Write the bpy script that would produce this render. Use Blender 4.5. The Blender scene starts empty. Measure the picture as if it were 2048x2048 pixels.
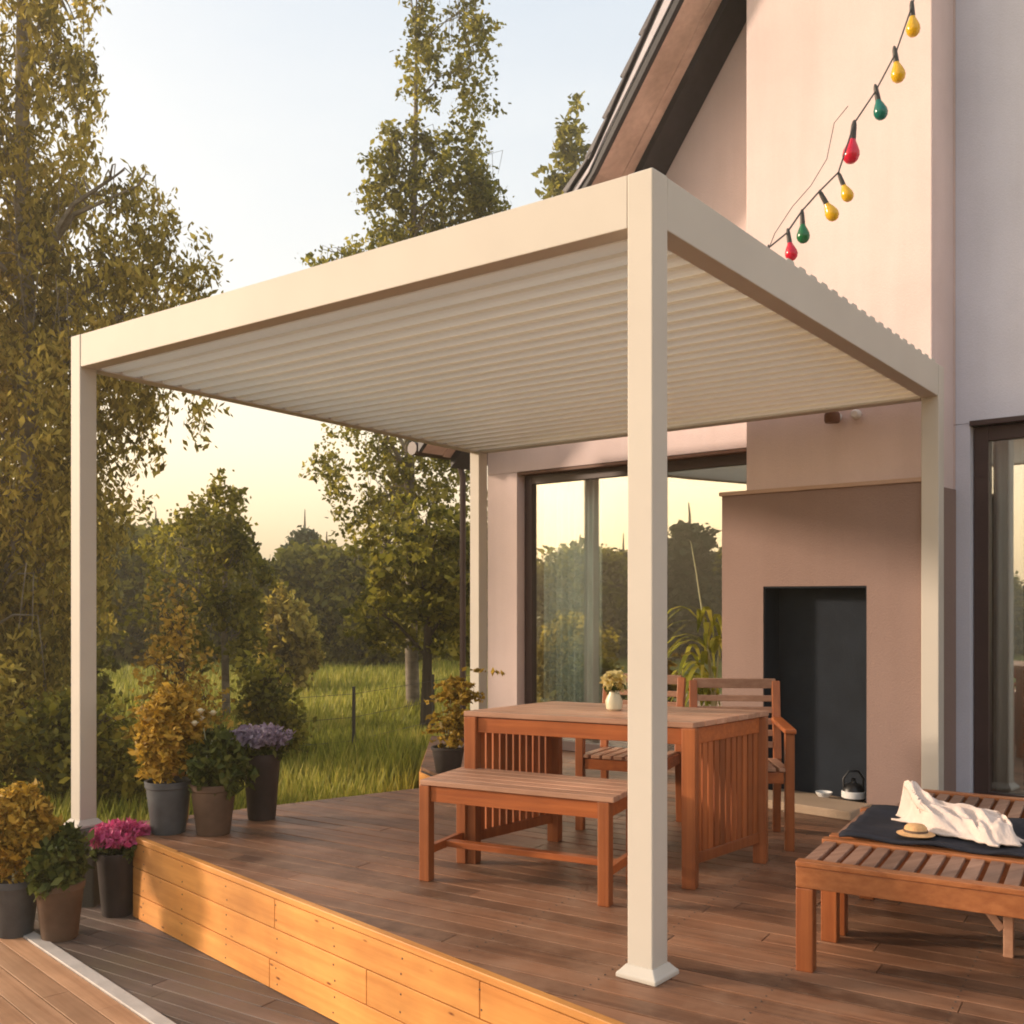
import bpy, bmesh, math, random
import numpy as np
from mathutils import Vector, Matrix
random.seed(7); RNG = np.random.default_rng(11)
S = bpy.context.scene
COL = S.collection
# ------------------------------------------------------------------ camera, light, exposure
cam = bpy.data.objects.new('camera', bpy.data.cameras.new('camera')); COL.objects.link(cam)
cam.location = (0, 0, 1.35); cam.rotation_euler = (math.radians(90), 0, 0)
cam.data.lens = 36; cam.data.sensor_width = 36; cam.data.shift_y = 0.0823
cam.data.clip_start = 0.05; cam.data.clip_end = 3000
S.camera = cam
SUN_AZ = math.atan2(-0.99, 0.10); SUN_EL = math.radians(14)
sdir = Vector((math.sin(SUN_AZ)*math.cos(SUN_EL), math.cos(SUN_AZ)*math.cos(SUN_EL), math.sin(SUN_EL)))
sl = bpy.data.lights.new('sun', 'SUN'); sl.energy = 2.3; sl.angle = math.radians(5.0); sl.color = (1.0, 0.79, 0.60)
sun = bpy.data.objects.new('sun', sl); COL.objects.link(sun)
sun.rotation_euler = sdir.to_track_quat('Z', 'Y').to_euler()
W = bpy.data.worlds.new('World'); S.world = W; W.use_nodes = True
wn = W.node_tree.nodes; wl = W.node_tree.links
bg = wn['Background']; bg.inputs['Strength'].default_value = 0.15
sky = wn.new('ShaderNodeTexSky'); sky.sky_type = 'NISHITA'; sky.sun_disc = False
sky.sun_elevation = SUN_EL; sky.sun_rotation = SUN_AZ; sky.air_density = 1.0; sky.dust_density = 3.0; sky.ozone_density = 1.0
# thin high cloud veil: pale grey above, warm cream low down
tc = wn.new('ShaderNodeTexCoord'); sx = wn.new('ShaderNodeSeparateXYZ'); wl.new(tc.outputs['Generated'], sx.inputs[0])
rp = wn.new('ShaderNodeValToRGB'); wl.new(sx.outputs['Z'], rp.inputs[0])
rp.color_ramp.elements[0].position = 0.0; rp.color_ramp.elements[0].color = (1.0, 0.70, 0.38, 1)
rp.color_ramp.elements[1].position = 0.60; rp.color_ramp.elements[1].color = (0.47, 0.53, 0.60, 1)
e = rp.color_ramp.elements.new(0.14); e.color = (0.98, 0.82, 0.60, 1)
e = rp.color_ramp.elements.new(0.28); e.color = (0.66, 0.665, 0.65, 1)
vm = wn.new('ShaderNodeVectorMath'); vm.operation = 'SCALE'; wl.new(rp.outputs[0], vm.inputs[0]); vm.inputs['Scale'].default_value = 4.9
mx = wn.new('ShaderNodeMixRGB'); mx.inputs[0].default_value = 0.72
cn = wn.new('ShaderNodeTexNoise'); cn.inputs['Scale'].default_value = 2.2; cn.inputs['Detail'].default_value = 5
mp = wn.new('ShaderNodeMapping'); mp.inputs['Scale'].default_value = (1, 1, 3); wl.new(tc.outputs['Generated'], mp.inputs[0]); wl.new(mp.outputs[0], cn.inputs[0])
mr = wn.new('ShaderNodeMapRange'); wl.new(cn.outputs[0], mr.inputs[0]); mr.inputs[1].default_value = .3; mr.inputs[2].default_value = .7; mr.inputs[3].default_value = .74; mr.inputs[4].default_value = .95
wl.new(mr.outputs[0], mx.inputs[0]); wl.new(sky.outputs[0], mx.inputs[1]); wl.new(vm.outputs[0], mx.inputs[2]); 
# the bright aureole of the hazy sky round the low sun
vd = wn.new('ShaderNodeVectorMath'); vd.operation = 'DOT_PRODUCT'; wl.new(tc.outputs['Generated'], vd.inputs[0]); vd.inputs[1].default_value = tuple(sdir)
mm_ = wn.new('ShaderNodeMath'); mm_.operation = 'MAXIMUM'; wl.new(vd.outputs['Value'], mm_.inputs[0]); mm_.inputs[1].default_value = 0
pw_ = wn.new('ShaderNodeMath'); pw_.operation = 'POWER'; wl.new(mm_.outputs[0], pw_.inputs[0]); pw_.inputs[1].default_value = 3.5
au = wn.new('ShaderNodeVectorMath'); au.operation = 'SCALE'; au.inputs[0].default_value = (3.8, 2.6, 1.1); wl.new(pw_.outputs[0], au.inputs['Scale'])
ad = wn.new('ShaderNodeVectorMath'); ad.operation = 'ADD'; wl.new(mx.outputs[0], ad.inputs[0]); wl.new(au.outputs[0], ad.inputs[1]); wl.new(ad.outputs[0], bg.inputs['Color'])
S.view_settings.view_transform = 'Standard'; S.view_settings.look = 'None'; S.view_settings.exposure = 1.17; S.view_settings.gamma = 1
S.render.engine = 'CYCLES'; S.cycles.max_bounces = 8; S.cycles.transparent_max_bounces = 12
S.cycles.sample_clamp_indirect = 6; S.cycles.filter_width = 1.9
try: S.cycles.use_denoising = True
except Exception: pass

# ------------------------------------------------------------------ helpers
def V(*a): return Vector(a)
class MB:
    def __init__(s): s.v = []; s.f = []
    def add(s, vs, fs):
        o = len(s.v); s.v += [tuple(p) for p in vs]; s.f += [tuple(i+o for i in f) for f in fs]; return s
    def prism(s, poly, z0, z1):                     # plan polygon [(x,y)], vertical; z may be lists
        n = len(poly); a = z0 if isinstance(z0, (list, tuple)) else [z0]*n; b = z1 if isinstance(z1, (list, tuple)) else [z1]*n
        vs = [(p[0], p[1], a[i]) for i, p in enumerate(poly)] + [(p[0], p[1], b[i]) for i, p in enumerate(poly)]
        fs = [tuple(range(n))[::-1], tuple(range(n, 2*n))] + [(i, (i+1) % n, n+(i+1) % n, n+i) for i in range(n)]
        return s.add(vs, fs)
    def bar(s, p0, p1, w, h, up=(0, 0, 1), off=0):    # bar of section w x h from p0 to p1
        p0 = Vector(p0); p1 = Vector(p1); d = (p1-p0).normalized(); up = Vector(up)
        sd = d.cross(up)
        if sd.length < 1e-4: sd = d.cross(Vector((1, 0, 0)))
        sd.normalize(); u2 = sd.cross(d).normalized(); vs = []
        for p in (p0, p1):
            for a, b in ((-1, -1), (1, -1), (1, 1), (-1, 1)): vs.append(p + sd*(a*w/2) + u2*(b*h/2))
        return s.add(vs, [(0, 1, 2, 3), (7, 6, 5, 4), (0, 4, 5, 1), (1, 5, 6, 2), (2, 6, 7, 3), (3, 7, 4, 0)])
    def tube(s, pts, rad, n=8, cap=True):
        pts = [Vector(p) for p in pts]; m = len(pts)
        if not isinstance(rad, (list, tuple)): rad = [rad]*m
        o = len(s.v); prev = None
        for i, p in enumerate(pts):
            d = (pts[min(i+1, m-1)]-pts[max(i-1, 0)]).normalized()
            a = prev if prev is not None else (Vector((1, 0, 0)) if abs(d.z) > .7 else Vector((0, 0, 1)))
            x = (a - d*a.dot(d)).normalized(); y = d.cross(x); prev = x
            for k in range(n):
                t = 2*math.pi*k/n; s.v.append(tuple(p + x*(rad[i]*math.cos(t)) + y*(rad[i]*math.sin(t))))
        for i in range(m-1):
            for k in range(n): s.f.append((o+i*n+k, o+i*n+(k+1) % n, o+(i+1)*n+(k+1) % n, o+(i+1)*n+k))
        if cap: s.f.append(tuple(o+k for k in range(n))[::-1]); s.f.append(tuple(o+(m-1)*n+k for k in range(n)))
        return s
    def lathe(s, prof, n=28, c=(0, 0, 0), axis=None):
        o = len(s.v); m = len(prof)
        for r, z in prof:
            for k in range(n):
                t = 2*math.pi*k/n; q = Vector((r*math.cos(t), r*math.sin(t), z))
                if axis is not None: q = axis @ q
                s.v.append(tuple(Vector(c)+q))
        for i in range(m-1):
            for k in range(n): s.f.append((o+i*n+k, o+i*n+(k+1) % n, o+(i+1)*n+(k+1) % n, o+(i+1)*n+k))
        s.f.append(tuple(o+k for k in range(n))[::-1]); s.f.append(tuple(o+(m-1)*n+k for k in range(n)))
        return s
    def build(s, name, mat, parent=None, smooth=False, bevel=0, loc=None, seg=2):
        me = bpy.data.meshes.new(name); me.from_pydata(s.v, [], s.f); me.update()
        if bevel or smooth:
            bm = bmesh.new(); bm.from_mesh(me); bmesh.ops.recalc_face_normals(bm, faces=bm.faces); bm.to_mesh(me); bm.free()
        if mat: me.materials.append(mat)
        if smooth: me.polygons.foreach_set('use_smooth', [True]*len(me.polygons)); me.set_sharp_from_angle(angle=math.radians(40))
        o = bpy.data.objects.new(name, me); COL.objects.link(o)
        if parent is not None: o.parent = parent
        if loc: o.location = loc
        if bevel:
            b = o.modifiers.new('bevel', 'BEVEL'); b.width = bevel; b.segments = seg; b.limit_method = 'ANGLE'; b.harden_normals = False
        return o
def tag(o, label=None, cat=None, group=None, kind=None):
    for k, v in (('label', label), ('category', cat), ('group', group), ('kind', kind)):
        if v: o[k] = v
    return o
def empty(name, loc, label, cat, rz=0, group=None):
    o = bpy.data.objects.new(name, None); o.empty_display_size = .1; COL.objects.link(o); o.location = loc; o.rotation_euler = (0, 0, rz)
    return tag(o, label, cat, group)
def copy_tree(o, parent=None):
    c = o.copy(); COL.objects.link(c); c.parent = parent
    for ch in [x for x in list(COL.objects) if x.parent == o]: copy_tree(ch, c)
    return c

# ------------------------------------------------------------------ materials
def mat(name, rough=.6, spec=.4):
    m = bpy.data.materials.new(name); m.use_nodes = True; b = m.node_tree.nodes['Principled BSDF']
    b.inputs['Roughness'].default_value = rough; b.inputs['Specular IOR Level'].default_value = spec
    return m, m.node_tree.nodes, m.node_tree.links, b
def coords(n, l, scale=(1, 1, 1), rotz=0, kind='Object'):
    t = n.new('ShaderNodeTexCoord'); r = n.new('ShaderNodeMapping'); r.inputs['Rotation'].default_value = (0, 0, -rotz); l.new(t.outputs[kind], r.inputs[0])
    s = n.new('ShaderNodeMapping'); s.inputs['Scale'].default_value = scale; l.new(r.outputs[0], s.inputs[0]); return s.outputs[0]
def noise(n, l, vec, scale, detail=4, rough=.55):
    t = n.new('ShaderNodeTexNoise'); t.inputs['Scale'].default_value = scale; t.inputs['Detail'].default_value = detail; t.inputs['Roughness'].default_value = rough
    l.new(vec, t.inputs['Vector']); return t.outputs['Fac']
def ramp(n, l, fac, stops):
    r = n.new('ShaderNodeValToRGB'); l.new(fac, r.inputs[0]); el = r.color_ramp.elements
    el[0].position = stops[0][0]; el[0].color = (*stops[0][1], 1); el[1].position = stops[-1][0]; el[1].color = (*stops[-1][1], 1)
    for p, c in stops[1:-1]: x = el.new(p); x.color = (*c, 1)
    return r.outputs[0]
def mul(n, l, a, b, fac=1.0, mode='MULTIPLY'):
    m = n.new('ShaderNodeMixRGB'); m.blend_type = mode; m.inputs[0].default_value = fac; l.new(a, m.inputs[1]); l.new(b, m.inputs[2]); return m.outputs[0]
def bump(n, l, b, h, dist=.004, st=.6):
    x = n.new('ShaderNodeBump'); x.inputs['Strength'].default_value = st; x.inputs['Distance'].default_value = dist; l.new(h, x.inputs['Height']); l.new(x.outputs[0], b.inputs['Normal'])
def plain(name, c, rough=.5, spec=.4, var=.12, sc=6, bmp=.0, metal=0):
    m, n, l, b = mat(name, rough, spec); v = coords(n, l); f = noise(n, l, v, sc)
    lo = tuple(x*(1-var) for x in c); hi = tuple(min(1, x*(1+var)) for x in c)
    l.new(ramp(n, l, f, [(.3, lo), (.7, hi)]), b.inputs['Base Color']); b.inputs['Metallic'].default_value = metal
    if bmp: bump(n, l, b, noise(n, l, v, 120, 3), bmp)
    return m
def wood(name, dark, light, ang=0, rough=.55, var=.35, grain=30, spec=.35, knots=False, axis='X', stain=None):
    m, n, l, b = mat(name, rough, spec)
    sc = {'X': (1.2, grain, grain), 'Y': (grain, 1.2, grain), 'Z': (grain, grain, 1.2)}[axis]
    v = coords(n, l, sc, ang); f = noise(n, l, v, 1.0, 6, .65)
    c = ramp(n, l, f, [(.25, dark), (.5, tuple((a+d)/2 for a, d in zip(dark, light))), (.75, light)])
    g = n.new('ShaderNodeNewGeometry'); r = ramp(n, l, g.outputs['Random Per Island'], [(0, (1-var*1.15,)*3), (1, (1+var*.35, 1+var*.3, 1+var*.25))])
    c = mul(n, l, c, r)
    v2 = coords(n, l, (1, 1, 1), ang); f2 = noise(n, l, v2, 1.7, 4)
    c = mul(n, l, c, ramp(n, l, f2, [(.35, (.72, .70, .68)), (.65, (1.1, 1.1, 1.1))]))
    if stain:
        f3 = noise(n, l, v2, 3.1, 5, .7); mm = n.new('ShaderNodeMixRGB'); l.new(ramp(n, l, f3, [(.45, (0, 0, 0)), (.7, (.6, .6, .6))]), mm.inputs[0]); l.new(c, mm.inputs[1]); mm.inputs[2].default_value = (*stain, 1); c = mm.outputs[0]
    if knots:
        vv = coords(n, l, (2.2, 2.2, 7), ang); vo = n.new('ShaderNodeTexVoronoi'); vo.inputs['Scale'].default_value = 1.9; l.new(vv, vo.inputs['Vector'])
        k = ramp(n, l, vo.outputs['Distance'], [(.035, (.22, .10, .05)), (.10, (1, 1, 1))]); c = mul(n, l, c, k)
    l.new(c, b.inputs['Base Color']); bump(n, l, b, f, .003, .5)
    return m
def leaf(name, c1, c2, c3, trans=.5, sc=1.6):
    m, n, l, b = mat(name, .55, .25); v = coords(n, l); f = noise(n, l, v, sc, 3)
    g = n.new('ShaderNodeNewGeometry'); mm = n.new('ShaderNodeMath'); mm.operation = 'MULTIPLY_ADD'; l.new(g.outputs['Random Per Island'], mm.inputs[0]); mm.inputs[1].default_value = .55; 
    ma = n.new('ShaderNodeMath'); ma.operation = 'SUBTRACT'; l.new(f, ma.inputs[0]); ma.inputs[1].default_value = .27; l.new(ma.outputs[0], mm.inputs[2])
    c = ramp(n, l, mm.outputs[0], [(.2, c1), (.5, c2), (.8, c3)]); l.new(c, b.inputs['Base Color'])
    t = n.new('ShaderNodeBsdfTranslucent'); l.new(c, t.inputs['Color']); mx = n.new('ShaderNodeMixShader'); mx.inputs[0].default_value = trans
    l.new(b.outputs[0], mx.inputs[1]); l.new(t.outputs[0], mx.inputs[2]); l.new(mx.outputs[0], n['Material Output'].inputs['Surface'])
    return m
def plaster(name, c, bmp=.002):
    m, n, l, b = mat(name, .85, .2); v = coords(n, l); f = noise(n, l, v, 1.1, 5); f2 = noise(n, l, v, 90, 3); f3 = noise(n, l, v, 260, 2)
    c1 = ramp(n, l, f, [(.3, tuple(x*.90 for x in c)), (.7, tuple(min(1, x*1.04) for x in c))])
    vz = coords(n, l, (5, 5, .35)); c1 = mul(n, l, c1, ramp(n, l, noise(n, l, vz, 1.0, 5), [(.3, (.94, .93, .92)), (.6, (1, 1, 1))]))
    c1 = mul(n, l, c1, ramp(n, l, f3, [(.35, (.93, .93, .93)), (.6, (1.02, 1.02, 1.02))]))
    l.new(c1, b.inputs['Base Color']); bump(n, l, b, f2, bmp*1.6, .7); return m
def glass(name, fac=.55, tint=(.75, .82, .8)):
    m, n, l, b = mat(name); n.remove(b); t = n.new('ShaderNodeBsdfTransparent'); t.inputs[0].default_value = (*tint, 1)
    g = n.new('ShaderNodeBsdfGlossy'); g.inputs['Roughness'].default_value = .008; g.inputs['Color'].default_value = (.92, .93, .92, 1)
    nz = noise(n, l, coords(n, l), 1.3, 2); bp = n.new('ShaderNodeBump'); bp.inputs['Distance'].default_value = .0015; bp.inputs['Strength'].default_value = .5; l.new(nz, bp.inputs['Height']); l.new(bp.outputs[0], g.inputs['Normal'])
    mx = n.new('ShaderNodeMixShader'); mx.inputs[0].default_value = fac; l.new(t.outputs[0], mx.inputs[1]); l.new(g.outputs[0], mx.inputs[2]); l.new(mx.outputs[0], n['Material Output'].inputs['Surface']); return m

BA = math.atan2(-.53, .85)          # direction of the upper deck boards
FA = math.atan2(-.718, .696)        # direction of the deck front edge
UA = math.atan2(-.46, 1.025)        # direction of table and bench
LA = math.atan2(-.505, .863)        # direction of loungers
M = {}
M['deck'] = wood('deck_wood', (.13, .054, .028), (.36, .18, .10), BA, .5, .45, 34, .45, stain=(.33, .195, .125))
M['riser'] = wood('riser_wood', (.62, .24, .055), (.90, .43, .12), FA, .5, .2, 24, .35, knots=True)
M['low_sun'] = wood('lower_sunlit_wood', (.38, .19, .095), (.62, .36, .21), FA, .55, .3, 30)  # lower deck boards with sunlight put into the colour
M['low_shade'] = wood('lower_shaded_wood', (.105, .075, .062), (.215, .16, .135), BA, .55, .3, 30, stain=(.13, .10, .06))  # lower deck boards beside the riser, shade put into the colour
M['strip'] = plain('pale_strip', (.52, .47, .43), .5, .4, .12, 9, .001)
M['teak'] = wood('teak', (.34, .078, .018), (.60, .18, .046), UA, .42, .25, 40, .5)
M['teak_v'] = wood('teak_upright', (.29, .072, .020), (.52, .165, .048), 0, .42, .28, 40, .5, axis='Z')
M['teak_pale'] = wood('teak_pale', (.42, .20, .12), (.62, .36, .24), UA, .5, .25, 40, .5)
M['teak_l'] = wood('lounger_teak', (.33, .10, .03), (.55, .21, .075), LA, .42, .2, 40, .5)
M['slat'] = wood('lounger_slat', (.20, .095, .06), (.38, .22, .155), LA+math.pi/2, .5, .3, 40, .5)
M['cream'] = plain('cream_aluminium', (.55, .505, .445), .6, .25, .04, 2, .0004)
M['louver'] = plain('louver_cream', (.76, .695, .57), .45, .4, .03, 2, .0004)
def add_trans(m, c, f):                 # translucency added to the louvers to make their underside glow brighter
    n, l = m.node_tree.nodes, m.node_tree.links; t = n.new('ShaderNodeBsdfTranslucent'); t.inputs[0].default_value = (*c, 1); x = n.new('ShaderNodeMixShader'); x.inputs[0].default_value = f
    l.new(n['Principled BSDF'].outputs[0], x.inputs[1]); l.new(t.outputs[0], x.inputs[2]); l.new(x.outputs[0], n['Material Output'].inputs['Surface'])
add_trans(M['louver'], (.90, .84, .70), .42)
M['channel'] = plain('louver_channel', (.17, .145, .105), .5, .4, .03)
M['pink'] = plaster('pink_render', (.735, .59, .565))
M['shadewall'] = plaster('shaded_render', (.64, .64, .73))  # wall right of the chimney, bluish sky-lit shade put into the colour
M['mauve'] = plaster('mauve_render', (.29, .20, .175), .003)
M['mantel'] = plaster('mantel_render', (.52, .36, .28))
M['dark'] = plain('firebox_lining', (.018, .023, .032), .75, .12, .2, 4, .002)
M['brown'] = plain('brown_frame', (.060, .034, .032), .45, .4, .1, 5)
M['reveal'] = wood('brown_reveal', (.15, .07, .045), (.22, .11, .07), 0, .6)
M['soffit'] = wood('soffit_boards', (.62, .43, .37), (.80, .60, .52), 0, .6, .2, 20)
M['trim_shade'] = plain('dark_trim_shade', (.035, .032, .038), .5, .4, .2, 8)  # dark trim and framing, also the painted shade under the roof overhang
M['tile'] = plain('roof_tile', (.085, .075, .085), .45, .5, .3, 7, .002)
M['lav'] = plain('barge_metal', (.50, .46, .50), .5, .4, .1, 7)
M['glass'] = glass('window_glass', .42, (.95, .97, .96))
M['glass2'] = glass('door_glass', .42, (.95, .97, .96))
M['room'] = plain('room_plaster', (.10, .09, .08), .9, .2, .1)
M['curtain'] = plain('teal_curtain', (.80, .92, .89), .9, .1, .1, 5)
M['sheer'] = plain('cream_curtain', (.86, .83, .76), .9, .1, .06, 5)
M['black'] = plain('black_iron', (.012, .012, .014), .4, .5, .2)
M['white'] = plain('white_enamel', (.75, .75, .74), .3, .5, .03)
M['sand'] = plaster('hearth_stone', (.46, .34, .24), .004)
M['concrete'] = plaster('footing_concrete', (.11, .10, .085), .004)
M['pot_grey'] = plain('grey_glazed_pot', (.075, .08, .088), .5, .4, .25, 9, .002)
M['pot_brown'] = plain('brown_clay_pot', (.12, .075, .05), .65, .3, .25, 9, .002)
M['pot_dark'] = plain('dark_pot', (.042, .032, .032), .55, .4, .25, 9, .002)
M['pot_ochre'] = plain('ochre_pot', (.50, .27, .07), .6, .3, .15, 9, .002)
M['soil'] = plain('soil', (.03, .02, .014), .95, .1, .3, 40, .01)
M['bark'] = wood('bark', (.05, .038, .028), (.16, .13, .10), 0, .9, .1, 14, .1, axis='Z')
M['birch'] = wood('birch_bark', (.10, .08, .06), (.38, .33, .27), 0, .8, .1, 9, .1)
M['l_gold'] = leaf('leaf_gold', (.14, .10, .012), (.38, .25, .035), (.58, .38, .06), .55)
M['l_birch'] = leaf('leaf_birch', (.12, .10, .016), (.40, .31, .05), (.72, .56, .13), .66)
M['l_olive'] = leaf('leaf_olive', (.07, .075, .012), (.21, .195, .024), (.44, .37, .06), .6)
M['l_dark'] = leaf('leaf_dark', (.035, .046, .010), (.085, .10, .018), (.17, .16, .03), .45, .5)
M['l_conif'] = leaf('leaf_conifer', (.02, .04, .016), (.05, .075, .03), (.09, .11, .04), .35, .5)
M['l_green'] = leaf('leaf_green', (.035, .05, .012), (.085, .11, .022), (.17, .18, .04), .4, 8)
M['l_topiary'] = leaf('leaf_topiary', (.18, .11, .012), (.45, .28, .035), (.68, .44, .08), .4, 9)
M['grass'] = leaf('grass_blade', (.15, .17, .022), (.34, .35, .045), (.58, .50, .11), .58, .6)
M['f_pink'] = leaf('petal_magenta', (.42, .04, .13), (.60, .07, .22), (.72, .18, .33), .3, 9)
M['f_lav'] = leaf('petal_lavender', (.20, .15, .22), (.32, .25, .34), (.45, .38, .45), .3, 9)
M['f_white'] = leaf('petal_white', (.7, .62, .42), (.8, .74, .55), (.85, .8, .65), .3, 9)
M['f_yellow'] = leaf('petal_yellow', (.62, .48, .14), (.75, .62, .26), (.82, .74, .45), .3, 9)
M['stem'] = plain('stem', (.42, .42, .26), .6)
M['vase'] = plain('vase', (.62, .55, .38), .35, .5)
M['mat'] = plain('navy_mat', (.018, .020, .030), .8, .2, .25, 14, .003)
M['towel'] = plain('towel', (.66, .545, .49), .95, .1, .08, 25, .004)
M['towel_s'] = plain('towel_lining', (.62, .40, .34), .95, .1, .1, 25, .004)
M['straw'] = plain('straw', (.62, .36, .17), .8, .2, .15, 60, .004)
M['wire'] = plain('wire', (.05, .045, .04), .5)
def bulbmat(name, c):
    m = plain(name, c, .18, .6, .04); b = m.node_tree.nodes['Principled BSDF']; b.inputs['Transmission Weight'].default_value = .25; return m
M['b_y'] = bulbmat('bulb_yellow', (.85, .50, .01)); M['b_r'] = bulbmat('bulb_red', (.70, .005, .04)); M['b_g'] = bulbmat('bulb_green', (.01, .16, .05)); M['b_t'] = bulbmat('bulb_teal', (.0, .17, .13))

# ------------------------------------------------------------------ ground, decks
def ground():
    N = 60; xs = np.sign(np.linspace(-1, 1, N))*np.abs(np.linspace(-1, 1, N))**2.2*400; ys = xs + 20
    vs = []; fs = []
    for j in range(N):
        for i in range(N):
            x, y = xs[i], ys[j]; d = math.hypot(x, y); z = -.5 + (0 if d < 14 else .12*math.sin(x*.21)*math.cos(y*.17)*min(1, (d-14)/20)); vs.append((x, y, z-.02))
    for j in range(N-1):
        for i in range(N-1): a = j*N+i; fs.append((a, a+1, a+N+1, a+N))
    m, n, l, b = mat('meadow_ground', .95, .1); v = coords(n, l)
    c = ramp(n, l, noise(n, l, v, .35, 6, .6), [(.3, (.07, .085, .018)), (.5, (.15, .16, .03)), (.7, (.26, .24, .05))])
    c = mul(n, l, c, ramp(n, l, noise(n, l, v, 9, 4), [(.3, (.6, .6, .6)), (.7, (1.2, 1.2, 1.2))])); l.new(c, b.inputs['Base Color']); bump(n, l, b, noise(n, l, v, 14, 4), .06)
    o = MB().add(vs, fs).build('ground', m, smooth=True); tag(o, kind='structure')
ground()
def clip(poly, nx, ny, c):            # keep nx*x+ny*y >= c
    out = []
    for i in range(len(poly)):
        a = poly[i]; b = poly[(i+1) % len(poly)]; da = nx*a[0]+ny*a[1]-c; db = nx*b[0]+ny*b[1]-c
        if da >= 0: out.append(a)
        if (da >= 0) != (db >= 0): t = da/(da-db); out.append((a[0]+t*(b[0]-a[0]), a[1]+t*(b[1]-a[1])))
    return out
def boards(mb, poly, ang, wdt, gap, z0, z1, lens=(1.6, 3.4), seed=1):
    r = random.Random(seed); dx, dy = math.cos(ang), math.sin(ang); nx, ny = -dy, dx
    cs = [nx*p[0]+ny*p[1] for p in poly]; k = math.floor(min(cs)/wdt)
    while k*wdt < max(cs):
        a, b = k*wdt+gap/2, (k+1)*wdt-gap/2; q = clip(clip(poly, nx, ny, a), -nx, -ny, -b)
        if len(q) >= 3:
            ss = [dx*p[0]+dy*p[1] for p in q]; s0 = min(ss)-r.random()*2
            while s0 < max(ss):
                s1 = s0+r.uniform(*lens); qq = clip(clip(q, dx, dy, s0+.0015), -dx, -dy, -(s1-.0015))
                if len(qq) >= 3: dz = r.uniform(-.0012, .0012); mb.prism(qq, z0, z1+dz)
                s0 = s1
        k += 1
C0 = (-2.098, 5.757); CE = (3.9, -.432)
main = [C0, CE, (8.5, -.432), (8.5, 9.6), (-.224, 9.41), (-.75, 9.2), (-.75, 7.15), (-1.559, 6.603), (-2.24, 6.15)]
mainA = [C0, CE, (9, -.432), (9, 7.4), (-.38, 7.388), (-1.559, 6.603), (-2.24, 6.15)]
mainB = [(-.38, 7.388), (9, 7.4), (9, 9.9), (-.78, 9.9), (-.72, 8.1)]
mb = MB(); boards(mb, mainA, BA, .112, .009, -.026, 0, seed=2); boards(mb, mainB, BA, .112, .009, -.026, 0, seed=3)
deck = tag(mb.build('deck', M['deck'], bevel=.002, seg=1), kind='structure')
MB().prism(mainA, -.46, -.03).prism([(p[0], p[1]) for p in mainB], -.462, -.031).build('deck_frame', M['trim_shade'], deck)
# riser: three long boards with butt joints, a cap board and the angled end
def riser():
    d = V(.696, -.718, 0); nn = V(-.718, -.696, 0); c0 = V(C0[0], C0[1], 0); mb = MB(); L = 8.3; r = random.Random(4)
    zs = [-.45, -.315, -.168, -.03]
    for i in range(3):
        s = -.02
        while s < L:
            e2 = min(L, s+r.uniform(1.2, 2.3)); a = c0+d*(s+.0015)+nn*.014; b = c0+d*(e2-.0015)+nn*.014
            z = (zs[i]+zs[i+1])/2; mb.bar(a+V(0, 0, z), b+V(0, 0, z), .024, zs[i+1]-zs[i]-.005); s = e2
    mb.build('riser_board', M['riser'], deck, bevel=.002, seg=1)
    m2 = MB().bar(c0-d*.02+nn*.012+V(0, 0, -.012), c0+d*L+nn*.012+V(0, 0, -.012), .036, .03); m2.build('riser_cap', M['riser'], deck, bevel=.003)
    e0 = V(-2.24, 6.15, 0); dd = (c0-e0).normalized(); n2 = V(-dd.y, dd.x, 0)*-1
    m3 = MB()
    for i in range(3):
        z = (zs[i]+zs[i+1])/2; m3.bar(e0+V(0, 0, z)+n2*.014, c0+V(0, 0, z)+n2*.014-dd*.0, .024, zs[i+1]-zs[i]-.005)
    far = [V(-2.24, 6.15, 0), V(-1.559, 6.603, 0), V(-.38, 7.388, 0), V(-.72, 8.1, 0), V(-.78, 9.9, 0)]
    for a, b in zip(far, far[1:]): m3.bar(a+V(0, 0, -.24), b+V(0, 0, -.24), .03, .4)
    m3.build('end_board', M['riser'], deck, bevel=.002, seg=1)
riser()
def screws():
    m = MB(); d = V(.696, -.718, 0); nn = V(-.718, -.696, 0); c0 = V(C0[0], C0[1], 0); r = random.Random(8); rot = nn.to_track_quat('Z', 'Y').to_matrix(); s_ = .12
    while s_ < 7.9:
        for z in (-.415, -.35, -.275, -.205, -.13, -.06): m.lathe([(.0042, 0), (.004, .0012), (.002, .0016)], 8, c=c0+d*(s_+r.uniform(-.008, .008))+nn*.0262+V(0, 0, z+r.uniform(-.006, .006)), axis=rot)
        s_ += .46
    m.build('screws', M['wire'], deck)
    m = MB(); da, db = math.cos(BA), math.sin(BA)
    for i in range(-4, 12):              # screw pairs along the joists of the deck
        for k_ in range(int(-8), 90):
            n_ = (k_+.5)*.112
            for o_ in (-.03, .03):
                x, y = da*(i*.55)-db*(n_+o_), db*(i*.55)+da*(n_+o_)
                if 2.2 < y < 7.2 and -.7*(x-C0[0])*-1+.0 > -9 and (.718*(x-C0[0])+.696*(y-C0[1])) > .05 and (-.554*(x+2.24)+.832*(y-6.15)) < -.05 and x < 3.2: m.lathe([(.004, 0), (.0038, .0016), (.002, .0018)], 6, c=(x, y, .0004))
    m.build('deck_screws', M['wire'], deck)
screws()
low = [(-2.62, 6.28), (-1.9, 5.62), (4.2, -.70), (4.2, -6), (-9, -6), (-9, 5.2), (-4.4, 6.1)]
sd = V(.696, -.718, 0)
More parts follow.
